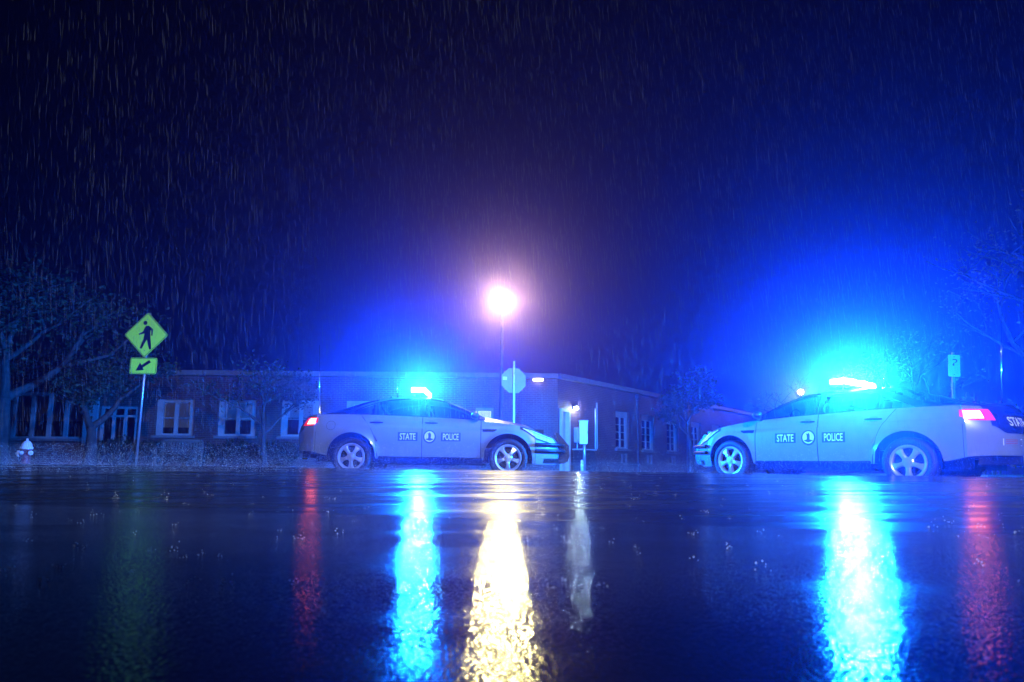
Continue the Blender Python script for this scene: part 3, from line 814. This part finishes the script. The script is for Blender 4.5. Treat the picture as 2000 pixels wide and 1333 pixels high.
car1 = make_car()
car2 = copy_tree(car1)
car1.location = (-1.50, 11.74 + .93, LANE + .009)
tag(car1, 'grey and navy police sedan facing right, seen side on, blue lightbar flashing', 'police car', 'police cars parked with blue lights flashing')
car2.location = (5.465, 10.78, LANE - .030); car2.rotation_euler = (0, R(-.9), R(127))
tag(car2, 'grey and navy police sedan at right edge, nose left and tail lamps toward viewer', 'police car', 'police cars parked with blue lights flashing')
bar_lamps(car1, P_BAR_L); bar_lamps(car2, P_BAR_R)

# ------------------------------------------------------------------ street lamps and wall lamps
def street_lamp(loc, h, power, label, aim, col=WARM, cone=150, blend=.5):
    """post with a hooded lantern: bowl below and in front, opaque hood behind; aim = world point the lantern faces"""
    t = empty('street_lamp', loc); A = Vector(aim) - (Vector(loc) + Vector((0, 0, h))); yaw = math.atan2(A.y, A.x)
    F = Matrix.Rotation(yaw, 3, 'Z')
    MB().lathe([(.001,0),(.14,0),(.14,.10),(.10,.16),(.085,.5),(.07,.55),(.055,h-.35),(.055,h-.30),(.09,h-.27),(.09,h-.22),(.001,h-.22)], 16).build('pole', M['dark_metal'], t, True)
    MB().sphere((0, 0, h), .17, 16, 12, (1, 1, 1.1)).build('globe', M['street_globe'], t, True)
    vs, fs = [], []; n, m = 14, 10                       # hood: back half and top of a larger shell
    for i in range(n + 1):
        az = R(lerp(82, 278, i/n))
        for j in range(m + 1):
            el = R(lerp(-62, 90, j/m)); vs.append(F @ Vector((.23*math.cos(el)*math.cos(az), .23*math.cos(el)*math.sin(az), .23*math.sin(el))) + Vector((0, 0, h)))
    for i in range(n):
        for j in range(m): fs.append((i*(m+1)+j, (i+1)*(m+1)+j, (i+1)*(m+1)+j+1, i*(m+1)+j+1))
    mesh('hood', vs, fs, M['dark_metal'], t, True)
    for k in range(4):
        a = math.pi/4 + k*math.pi/2
        MB().tube([(.085*math.cos(a), .085*math.sin(a), h-.235), (.2*math.cos(a), .2*math.sin(a), h-.06)], .008, 6).build('rib', M['dark_metal'], t)
    l = bpy.data.lights.new('globe_lamp', 'SPOT'); l.color = col; l.energy = power; l.shadow_soft_size = .13
    l.spot_size = R(cone); l.spot_blend = blend
    o = bpy.data.objects.new('globe_lamp', l); COL.objects.link(o); o.parent = t; o.location = (0, 0, h)
    o.rotation_euler = A.to_track_quat('-Z', 'Y').to_euler()
    return tag(t, label, 'street lamp', 'street lamps')
street_lamp((-.36, 21.3, .2), 5.75, P_STREET, 'bright warm globe street lamp high above the stop sign', (0, 4, 2.0), cone=165)
street_lamp((568/1250*40, 40, .2), zat(1568, 766, 40) - .2, P_FAR, 'far small warm street lamp seen just over the right car windscreen', (4, 20, 1.5), cone=165)
sl3 = street_lamp((5.0, -8.0, -.3), 8.3, P_NEAR, 'street lamp on the near side of the road behind the viewer', (0, 15, 1), COOL, 50, .22)

def wall_lamp(loc, rz, label, mat, power, col, w=.2):
    t = empty('wall_lamp', loc, rz)
    MB().box((0, -.03, 0), (w, .06, .12), .01).build('bracket', M['grey_box'], t)
    MB().box((0, -.10, -.02), (w*.9, .09, .10), .02).build('lens', mat, t)
    MB().box((0, -.10, .05), (w, .14, .025), .006).build('hood', M['grey_box'], t)
    l = bpy.data.lights.new('wall_lamp_bulb', 'POINT'); l.color = col; l.energy = power; l.shadow_soft_size = .04
    o = bpy.data.objects.new('wall_lamp_bulb', l); COL.objects.link(o); o.parent = t; o.location = (0, -.22, -.06)
    return tag(t, label, 'wall lamp', 'wall lamps on the brick building')
wall_lamp(wing_pt(1.12, 0, 2.76), RA, 'small cool white wall lamp beside the side door', M['door_bulb'], 42, (.75, 1.0, .92), .22)
wall_lamp((1.02, YB, zat(1051, 741, YB)), 0, 'wide dim yellowish wall lamp on brick right of the stop sign', M['wall_tube'], 4, (1.0, .9, .6), .44)

# ------------------------------------------------------------------ signs
def rrect(w, h, r, n=4):
    out = []
    for cx, cy_, a0 in ((w/2-r, h/2-r, 0), (-w/2+r, h/2-r, 90), (-w/2+r, -h/2+r, 180), (w/2-r, -h/2+r, 270)):
        for k in range(n + 1):
            a = R(a0 + 90*k/n); out.append((cx + r*math.cos(a), cy_ + r*math.sin(a)))
    return out
def rot2(pts, deg): c, s_ = math.cos(R(deg)), math.sin(R(deg)); return [(x*c - y*s_, x*s_ + y*c) for x, y in pts]
def face_m(z, d=0.0):        # local sign plane: outline x -> x, y -> z, facing -y
    return Matrix(((1,0,0,0),(0,0,-1,-d),(0,1,0,z),(0,0,0,1)))
def fpoly(pts, z, d, th): 
    mb = MB(); n = len(pts)
    vs = [(p[0], -d, z + p[1]) for p in pts] + [(p[0], -d + th, z + p[1]) for p in pts]
    mb.add(vs, [tuple(range(n)), tuple(range(2*n-1, n-1, -1))] + [(i, i+n, (i+1) % n + n, (i+1) % n) for i in range(n)])
    return mb
def ring2(outer, inner, z, d):
    n = len(outer); mb = MB()
    vs = [(p[0], -d, z+p[1]) for p in outer] + [(p[0], -d, z+p[1]) for p in inner]
    return mb.add(vs, [(i, (i+1) % n, (i+1) % n + n, i+n) for i in range(n)])

# pedestrian crossing sign
YS = 17.9; xs_ = (268 - 1000)/FPX*YS
ped = empty('crossing_sign', (xs_, YS, .225)); ped.rotation_euler = (0, R(1.2), R(-5))
zc = zat(283, 652, YS) - .225; zp = zat(279, 714, YS) - .225
MB().tube([(0, .06, -.02), (0, .06, zc + .66)], .034, 10).build('post', M['post_steel'], ped, True)
dia = rot2(rrect(.93, .93, .06), 45)
d1 = fpoly(dia, zc, .02, .006).build('sign_panel', M['sign_lime'], ped)
ring2(rot2(rrect(.905, .905, .05), 45), rot2(rrect(.875, .875, .04), 45), zc, .022).build('border', M['sign_black'], d1)
def zoomlocal(pts):
    out = []
    for x, y in pts:
        b = (274 - y)/169; a = (x - 1050 - 11.5*b)/132.5; b = (274 + 16*a - y)/169; a = (x - 1050 - 11.5*b)/132.5
        out.append((a*.63, b*.63))
    return out
fig = zoomlocal([(1050,203),(1068,203),(1094,235),(1090,284),(1082,283),(1083,245),(1077,240),(1077,285),(1083,388),(1070,389),(1055,310),(1022,378),(1010,374),(1034,300),(1040,262),(1006,268),(1003,260),(1030,246),(1042,215)])
hx_, hz_ = zoomlocal([(1045, 179)])[0]
sym = fpoly(fig[::-1], zc, .024, .001); sym.add(*(lambda q: (q.v, q.f))(fpoly([(hx_ + .058*math.cos(2*math.pi*k/18), hz_ + .062*math.sin(2*math.pi*k/18)) for k in range(18)], zc, .024, .001)))
sym.build('walking_figure', M['sign_black'], d1)
for b in (.45, -.45): MB().sphere((0, -.024, zc + b), .014, 8, 6, (1, .5, 1)).build('bolt', M['post_steel'], d1)
p1 = fpoly(rrect(.80, .46, .05), zp, .02, .006).build('arrow_panel', M['sign_lime'], ped)
ring2(rrect(.775, .435, .045), rrect(.748, .408, .035), zp, .022).build('border', M['sign_black'], p1)
arrow = [(-.21,-.14),(-.10,.09),(-.055,.02),(.17,.17),(.215,.10),(-.01,-.05),(.03,-.12)]
fpoly(arrow[::-1], zp, .024, .001).build('arrow', M['sign_black'], p1)
tag(ped, 'lime yellow diamond pedestrian crossing sign with arrow plate on steel post', 'road sign')

# stop sign seen from behind
YT = 19.5
stp = empty('stop_sign', ((1004-1000)/FPX*YT, YT, .225)); stp.rotation_euler = (0, R(-.3), R(14))
zs_ = zat(1007, 743, YT) - .225
post = MB().box((0, -.04, (zs_ + .60)/2 - .03), (.065, .04, zs_ + .66), .006).build('post', M['post_steel'], stp)
for k in range(9): MB().lathe([(.001,-.0615),(.012,-.0615),(.012,-.0605)], 8, 'Y', (0, 0, zs_ + .5 - .3*k)).build('post_hole', M['black'], post)
octo = [(.412*math.cos(R(22.5 + 45*k)), .412*math.sin(R(22.5 + 45*k))) for k in range(8)]
sb = fpoly(octo, zs_, .0, .005).build('sign_panel', M['sign_back'], stp)
fpoly(rrect(.13, .10, .01), zs_, .0, .001).build('sticker', M['sign_white'], sb).location = (-.28, -.004, .06)
for b in (.24, -.24): MB().sphere((.0, -.062, zs_ + b), .014, 8, 6, (1, .5, 1)).build('bolt', M['chrome'], sb)
MB().box((.0, .008, zs_), (.60, .004, .60)).build('front_sheet', M['sign_red'], sb)
tag(stp, 'bare metal back of an octagonal stop sign under the street lamp', 'road sign')

# small white parking sign
YP = 15.2
pk = empty('parking_sign', ((1861-1000)/FPX*YP, YP, .225)); pk.rotation_euler = (0, R(3.2), R(-4))
zk = zat(1856, 713, YP) - .225
MB().box((0, .03, zk/2 + .15), (.065, .03, zk + .36), .005).build('post', M['post_steel'], pk)
pn = fpoly(rrect(.275, .53, .035), zk, .01, .006).build('sign_panel', M['sign_white'], pk)
hook = [(-.035,.165),(.045,.165),(.072,.14),(.072,.105),(.045,.075),(.005,.065),(.005,-.0),(-.035,.0),(-.035,.035),(-.02,.06),(.02,.085),(.04,.10),(.045,.125),(.03,.14),(-.035,.14)]
fpoly(hook[::-1], zk, .0115, .001).build('symbol', M['sign_red'], pn)
for b in (.215, -.215): MB().sphere((.0, -.012, zk + b), .011, 8, 6, (1, .5, 1)).build('bolt', M['black'], pn)
tag(pk, 'small white rectangular parking sign on a post behind the right car', 'road sign')

# ------------------------------------------------------------------ hydrant, bench, cabinets
YHY = 17.6
hy = empty('fire_hydrant', ((56-1000)/FPX*YHY, YHY, .225))
MB().lathe([(.001,0),(.17,0),(.17,.03),(.12,.05),(.105,.09),(.105,.42),(.125,.43),(.125,.46),(.001,.46)], 20).build('barrel', M['hydrant_red'], hy, True)
MB().lathe([(.001,.46),(.15,.46),(.15,.50),(.135,.51),(.12,.60),(.09,.66),(.045,.69),(.03,.70),(.03,.75),(.001,.76)], 20).build('bonnet_cap', M['hydrant_white'], hy, True)
for k in range(8):
    a = 2*math.pi*k/8; MB().lathe([(.001,.50),(.014,.50),(.014,.525),(.001,.525)], 6, 'Z', (.14*math.cos(a), .14*math.sin(a), 0)).build('bolt', M['hydrant_white'], hy)
for ang, r, zz in ((200, .085, .34), (340, .062, .36), (270, .05, .36)):
    d = Vector((math.cos(R(ang)), math.sin(R(ang)), 0)); a = MB()
    a.tube([d*.08 + Vector((0,0,zz)), d*.15 + Vector((0,0,zz))], r*.8, 14)
    a = a.build('nozzle', M['hydrant_red'], hy, True)
    b = MB(); b.tube([d*.15 + Vector((0,0,zz)), d*.20 + Vector((0,0,zz))], r, 14); b.tube([d*.20 + Vector((0,0,zz)), d*.235 + Vector((0,0,zz))], r*.35, 6); b.build('nozzle_cap', M['hydrant_white'], a, True)
MB().tube([(-.16, -.04, .33), (-.17, -.05, .2), (-.13, -.05, .13), (-.10, -.05, .2)], .008, 6).build('chain', M['post_steel'], hy)
tag(hy, 'dark red fire hydrant with white bonnet and caps at the left kerb', 'fire hydrant')

YBN = 20.0
bn = empty('park_bench', ((353-1000)/FPX*YBN, YBN, .225), R(4))
W2 = .60
for x in (-W2, W2):
    MB().box((x, .22, .40), (.06, .06, .84), .006).build('leg', M['bench_wood'], bn)
    MB().box((x, -.22, .30), (.06, .06, .60), .006).build('leg', M['bench_wood'], bn)
    MB().box((x, -.02, .615), (.07, .52, .035), .006).build('armrest', M['bench_wood'], bn)
for k in range(5): MB().box((0, -.20 + .095*k, .42), (2*W2 - .07, .075, .025), .004).build('seat_slat', M['bench_wood'], bn)
MB().box((0, .22, .84), (2*W2 - .062, .05, .08), .006).build('top_rail', M['bench_wood'], bn)
MB().box((0, .22, .50), (2*W2 - .062, .045, .06), .006).build('lower_rail', M['bench_wood'], bn)
for k in range(13): MB().box((lerp(-.53, .53, k/12), .22, .665), (.045, .022, .27), .003).build('back_slat', M['bench_wood'], bn)
tag(bn, 'slatted wooden bench on the pavement left of the left police car', 'bench')

nb = empty('notice_box', ((1142-1000)/FPX*20, 20, .2)); 
MB().tube([(0, 0, -.02), (0, 0, 1.2)], .05, 10).build('post', M['post_steel'], nb, True)
zt = zat(1140, 824, 20) - .2; zl_ = zat(1140, 868, 20) - .2
b = MB().box((-.03, -.02, (zt+zl_)/2), (.25, .16, zt - zl_), .015).build('box', M['white_paint'], nb)
MB().box((-.03, -.02, zt + .015), (.29, .20, .03), .01).build('lid', M['white_paint'], b)
MB().box((.085, -.106, (zt+zl_)/2), (.015, .012, .10), .003).build('latch', M['chrome'], b)
tag(nb, 'tall white box on a grey post right of the left car bumper', 'utility box')
bo = empty('bollard', ((1137-1000)/FPX*19, 19, LANE))
MB().lathe([(.001,0),(.045,0),(.045,.40),(.038,.44),(.02,.46),(.001,.465)], 16).build('tube', M['white_paint'], bo, True)
MB().lathe([(.046,.28),(.0475,.28),(.0475,.34),(.046,.34)], 16).build('reflector_band', M['sign_white'], bo, True)
tag(bo, 'short white round bollard below the white utility box', 'bollard')
eb = empty('meter_box', wing_pt(1.32, .0, 0), RA)
b = MB().box((0, -.10, 1.66), (.44, .20, .60), .02).build('case', M['grey_box'], eb)
MB().box((0, -.21, 1.66), (.38, .02, .54), .008).build('door', M['grey_box'], b)
MB().tube([(-.1, -.09, .2), (-.1, -.09, 1.36)], .03, 8).build('conduit', M['post_steel'], eb)
tag(eb, 'grey electric meter box mounted on the lit brick wall', 'utility box')
ac = empty('ground_cabinet', wing_pt(.75, .75, .1), RA)
b = MB().box((0, 0, .46), (.8, .55, .92), .03).build('case', M['dark_metal'], ac)
MB().box((0, 0, .945), (.86, .61, .045), .012).build('lid', M['grey_box'], b)
for k in range(7): MB().box((0, -.285, .22 + .09*k), (.6, .02, .03), .003).build('louvre', M['dark_metal'], b)
tag(ac, 'dark ground cabinet with wet pale lid under the wall lamp', 'cabinet')

# ------------------------------------------------------------------ trees and shrubs
def tree(name, loc, h, spread, trunk_r, fork, n_leaf, leaf_mat, leaf_size, label, cat='tree', group=None, seed=1, lean=0.0, levels=4, leaf_low=0.45, trunk_n=4):
    rnd = random.Random(seed); t = empty(name, loc); tb = MB(); tips = []
    def grow(p, d, length, r, lvl):
        n = 4; pts = [p.copy()]; q = p.copy(); dd = d.copy()
        for i in range(n):
            dd = (dd + Vector((rnd.uniform(-.16,.16), rnd.uniform(-.16,.16), rnd.uniform(-.05,.12)))).normalized()
            q = q + dd * (length/n); pts.append(q.copy())
            if lvl >= 2: tips.append((q.copy(), lvl))
        tb.tube(pts, [lerp(r, r*.62, i/n) for i in range(n+1)], 9 if lvl == 0 else 6 if lvl < 3 else 4, caps=False)
        if lvl >= levels: return
        k = trunk_n if lvl == 0 else rnd.choice((2, 3, 3))
        a0 = rnd.uniform(0, 6.28)
        for i in range(k):
            a = a0 + 6.283*i/k + rnd.uniform(-.4, .4); tilt = rnd.uniform(.45, .95) if lvl == 0 else rnd.uniform(.35, 1.0)
            ax = Vector((math.cos(a), math.sin(a), 0)); nd = (dd*math.cos(tilt) + ax*math.sin(tilt)*spread)
            nd.normalize(); grow(pts[-1] if rnd.random() < .7 else pts[-2], nd, length*rnd.uniform(.62, .85) if lvl else (h - fork)*.36*rnd.uniform(.85, 1.15), r*.58, lvl + 1)
    base = [Vector((0,0,-.1)), Vector((lean*.15, 0, fork*.2))]
    tb.tube([(0,0,-.1), (0,0,.08), (0,0,.3)], [trunk_r*1.7, trunk_r*1.3, trunk_r*1.04], 9, caps=False)
    grow(Vector((0,0,.2)), Vector((lean, 0, 1)).normalized(), fork, trunk_r, 0)
    tb.build('trunk', M['bark'], t, True)
    lb = MB(); vs, fs = [], []
    for i in range(n_leaf):
        p, lvl = rnd.choice(tips); 
        p = p + Vector((rnd.gauss(0,.22), rnd.gauss(0,.22), rnd.gauss(0,.18))) * (h/6)
        s = leaf_size * rnd.uniform(.6, 1.3)
        a = Vector((rnd.gauss(0,1), rnd.gauss(0,1), rnd.gauss(0,.6))).normalized(); c = a.cross(Vector((rnd.gauss(0,1), rnd.gauss(0,1), rnd.gauss(0,1)))).normalized()
        n0 = len(vs); up = a.cross(c)*s*.12
        vs += [p - a*s*.5, p + c*s*.28 + up, p + a*s*.5, p - c*s*.28 + up]; fs += [(n0, n0+1, n0+2), (n0, n0+2, n0+3)]
    mesh('crown', vs, fs, leaf_mat, t)
    return tag(t, label, cat, group)
G = 'trees around the junction'
tree('street_tree', ((2-1000)/FPX*19.2, 19.2, .22), 6.6, .9, .27, 1.9, 5200, M['leaf_green'], .16, 'thick trunked tree cut by the left edge, blue light on its bark', group=G, seed=3, lean=.05)
tree('street_tree', ((182-1000)/FPX*21.5, 21.5, .2), 4.3, 1.15, .20, 1.15, 3400, M['leaf_green'], .16, 'low forked tree in front of the wide window at left', group=G, seed=11, trunk_n=3)
tree('street_tree', ((520-1000)/FPX*22.0, 22.0, .2), 4.2, 1.1, .10, 1.3, 1500, M['leaf_green'], .12, 'slender thin branched tree left of the left police car tail', group=G, seed=21)
tree('street_tree', ((1352-1000)/FPX*27, 27, .08), 4.3, .9, .10, 2.0, 2600, M['leaf_green'], .15, 'dark small tree between the cars before the brick wing', group=G, seed=31)
tree('street_tree', (14.6, 16.6, .22), 7.6, 1.0, .17, 2.4, 1500, M['leaf_autumn'], .10, 'tall autumn tree leaning in from the right edge', group=G, seed=41, lean=-.12)
tree('street_tree', (13.2, 20.5, .22), 5.0, 1.0, .10, 1.4, 700, M['leaf_autumn'], .10, 'smaller autumn tree behind the parking sign', group=G, seed=47)
tree('street_tree', ((1545-1000)/FPX*24, 24, .2), 4.0, 1.0, .07, 1.4, 380, M['leaf_autumn'], .09, 'sparse tree behind the right car windscreen', group=G, seed=53)

def shrub(x, y, w, d, h, n, label, seed, mat=None):
    rnd = random.Random(seed); t = empty('shrub', (x, y, .2))
    sb_ = MB()
    for k in range(7): sb_.tube([(rnd.uniform(-.1,.1)*w, rnd.uniform(-.1,.1)*d, -.05), (rnd.uniform(-.3,.3)*w, rnd.uniform(-.3,.3)*d, h*.7)], [.02, .008], 5)
    sb_.build('stems', M['bark'], t)
    vs, fs = [], []
    for i in range(n):
        u = Vector((rnd.gauss(0,1), rnd.gauss(0,1), rnd.gauss(0,1))).normalized() * rnd.uniform(.72, 1.0)
        k = 1 + .14*math.sin(5*u.x + seed) * math.cos(4*u.z + 2*seed)
        p = Vector((u.x*w/2*k, u.y*d/2*k, h*.5 + u.z*h*.5*k)); s = .10*rnd.uniform(.6, 1.3)
        a = Vector((rnd.gauss(0,1), rnd.gauss(0,1), rnd.gauss(0,1))).normalized(); c = a.cross(u).normalized()
        n0 = len(vs); vs += [p - a*s*.5, p + c*s*.3, p + a*s*.5, p - c*s*.3]; fs.append((n0, n0+1, n0+2, n0+3))
    mesh('foliage', vs, fs, mat or M['leaf_green'], t)
    return tag(t, label, 'shrub', 'clipped shrubs along the brick front')
for i, (px, w, h, lab) in enumerate(((230, 1.5, 1.15, 'clipped dark shrub before the white entrance door'), (300, 1.6, 1.05, 'clipped dark shrub behind the bench left end'),
        (385, 1.7, 1.0, 'clipped dark shrub behind the bench right end'), (465, 1.6, 1.1, 'clipped dark shrub under the second window from the entrance'), (545, 1.7, 1.05, 'clipped dark shrub just behind the left car tail'))):
    shrub((px-1000)/FPX*23.6, 23.6, w, 1.1, h, 1500, lab, i + 3)
shrub((1955-1000)/FPX*15.8, 16.2, 2.3, 1.2, 2.0, 1100, 'tall loose autumn shrub behind the right car boot', 17, M['leaf_autumn'])

# ------------------------------------------------------------------ rain, splashes, haze
def rain():
    rnd = random.Random(99); vs, fs = [], []
    for i in range(26000):
        y = 4.2 + 14.0 * rnd.random()**.75
        x = y * rnd.uniform(-.86, .86); z = CZ - .2 + y * .87 * rnd.random()
        if z < .3 and y > 7: z += .3
        if z > 12.7: continue
        L = rnd.uniform(.07, .26) * (0.75 + .03*y); r = rnd.uniform(.00035, .00085) * (.5 + .075*y)
        d = Vector((.075 + rnd.gauss(0,.025), rnd.gauss(0,.03), -1)).normalized() * L
        a = Vector((x, y, z)); n0 = len(vs); e = Vector((1, 0, .0)); f = Vector((0, 1, 0))
        m1 = a + d*.35; m2 = a + d*.85
        vs += [a, a + d]
        for mpt in (m1, m2):
            for k in range(3):
                w = 2.094*k; vs.append(mpt + (e*math.cos(w) + f*math.sin(w))*r)
        for k in range(3):
            k2 = (k+1) % 3
            fs += [(n0, n0+2+k, n0+2+k2), (n0+2+k, n0+5+k, n0+5+k2, n0+2+k2), (n0+1, n0+5+k2, n0+5+k)]
    o = mesh('rain', vs, fs, M['rain']); o['kind'] = 'stuff'
    o['label'] = 'slender falling raindrops filling the air'; o['category'] = 'rain'
rain()
def splashes():
    rnd = random.Random(5); vs, fs = [], []
    octa = [(1,0,0),(-1,0,0),(0,1,0),(0,-1,0),(0,0,1),(0,0,-1)]; of = [(0,2,4),(2,1,4),(1,3,4),(3,0,4),(2,0,5),(1,2,5),(3,1,5),(0,3,5)]
    def drop(p, r):
        n0 = len(vs); vs.extend([(p[0]+q[0]*r, p[1]+q[1]*r, p[2]+q[2]*r*1.2) for q in octa]); fs.extend([tuple(i+n0 for i in f) for f in of])
    for i in range(320):                       # crowns thrown up on the near road
        y = 1.6 + 7.0*rnd.random(); x = y*rnd.uniform(-.85, .85); z = road_z(x, y); sz = rnd.uniform(.5, 1.7)
        for k in range(rnd.randint(3, 8)):
            a = rnd.uniform(0, 6.28); rr = rnd.uniform(.002, .016)*sz
            drop((x + rr*math.cos(a), y + rr*math.sin(a), z + rnd.uniform(.002, .026)*sz*rnd.random()), rnd.uniform(.0007, .0018)*sz)
    tet = [(1,1,1),(-1,-1,1),(-1,1,-1),(1,-1,-1)]; tf_ = [(0,2,1),(0,1,3),(0,3,2),(1,2,3)]
    for i in range(110000):                     # spray hanging low over the crown of the road and the far lane
        y = rnd.uniform(7.6, 19.0); x = y*rnd.uniform(-.86, .86); z = max(road_z(x, y), LANE) + .01 + .34*rnd.random()**2.0; r = rnd.uniform(.0008, .0020)
        n0 = len(vs); vs.extend([(x+q[0]*r, y+q[1]*r, z+q[2]*r) for q in tet]); fs.extend([tuple(j+n0 for j in f) for f in tf_])
    o = mesh('rain_splashes', vs, fs, M['spray']); o['kind'] = 'stuff'
    o['label'] = 'rain splashes and low spray thrown up by the wet road'; o['category'] = 'splashes'
splashes()

hz = MB().box((0, 45, 5.9), (260, 180, 14.4)).build('haze', None); hz['kind'] = 'stuff'
hm = bpy.data.materials.new('night_mist'); hm.use_nodes = True
hn = hm.node_tree; hn.nodes.remove(hn.nodes['Principled BSDF'])
pv = hn.nodes.new('ShaderNodeVolumePrincipled'); pv.inputs['Color'].default_value = (.44, .29, 1.0, 1)
pv.inputs['Density'].default_value = HAZE; pv.inputs['Anisotropy'].default_value = 0.93
hn.links.new(pv.outputs[0], hn.nodes['Material Output'].inputs['Volume'])
hz.data.materials.append(hm)
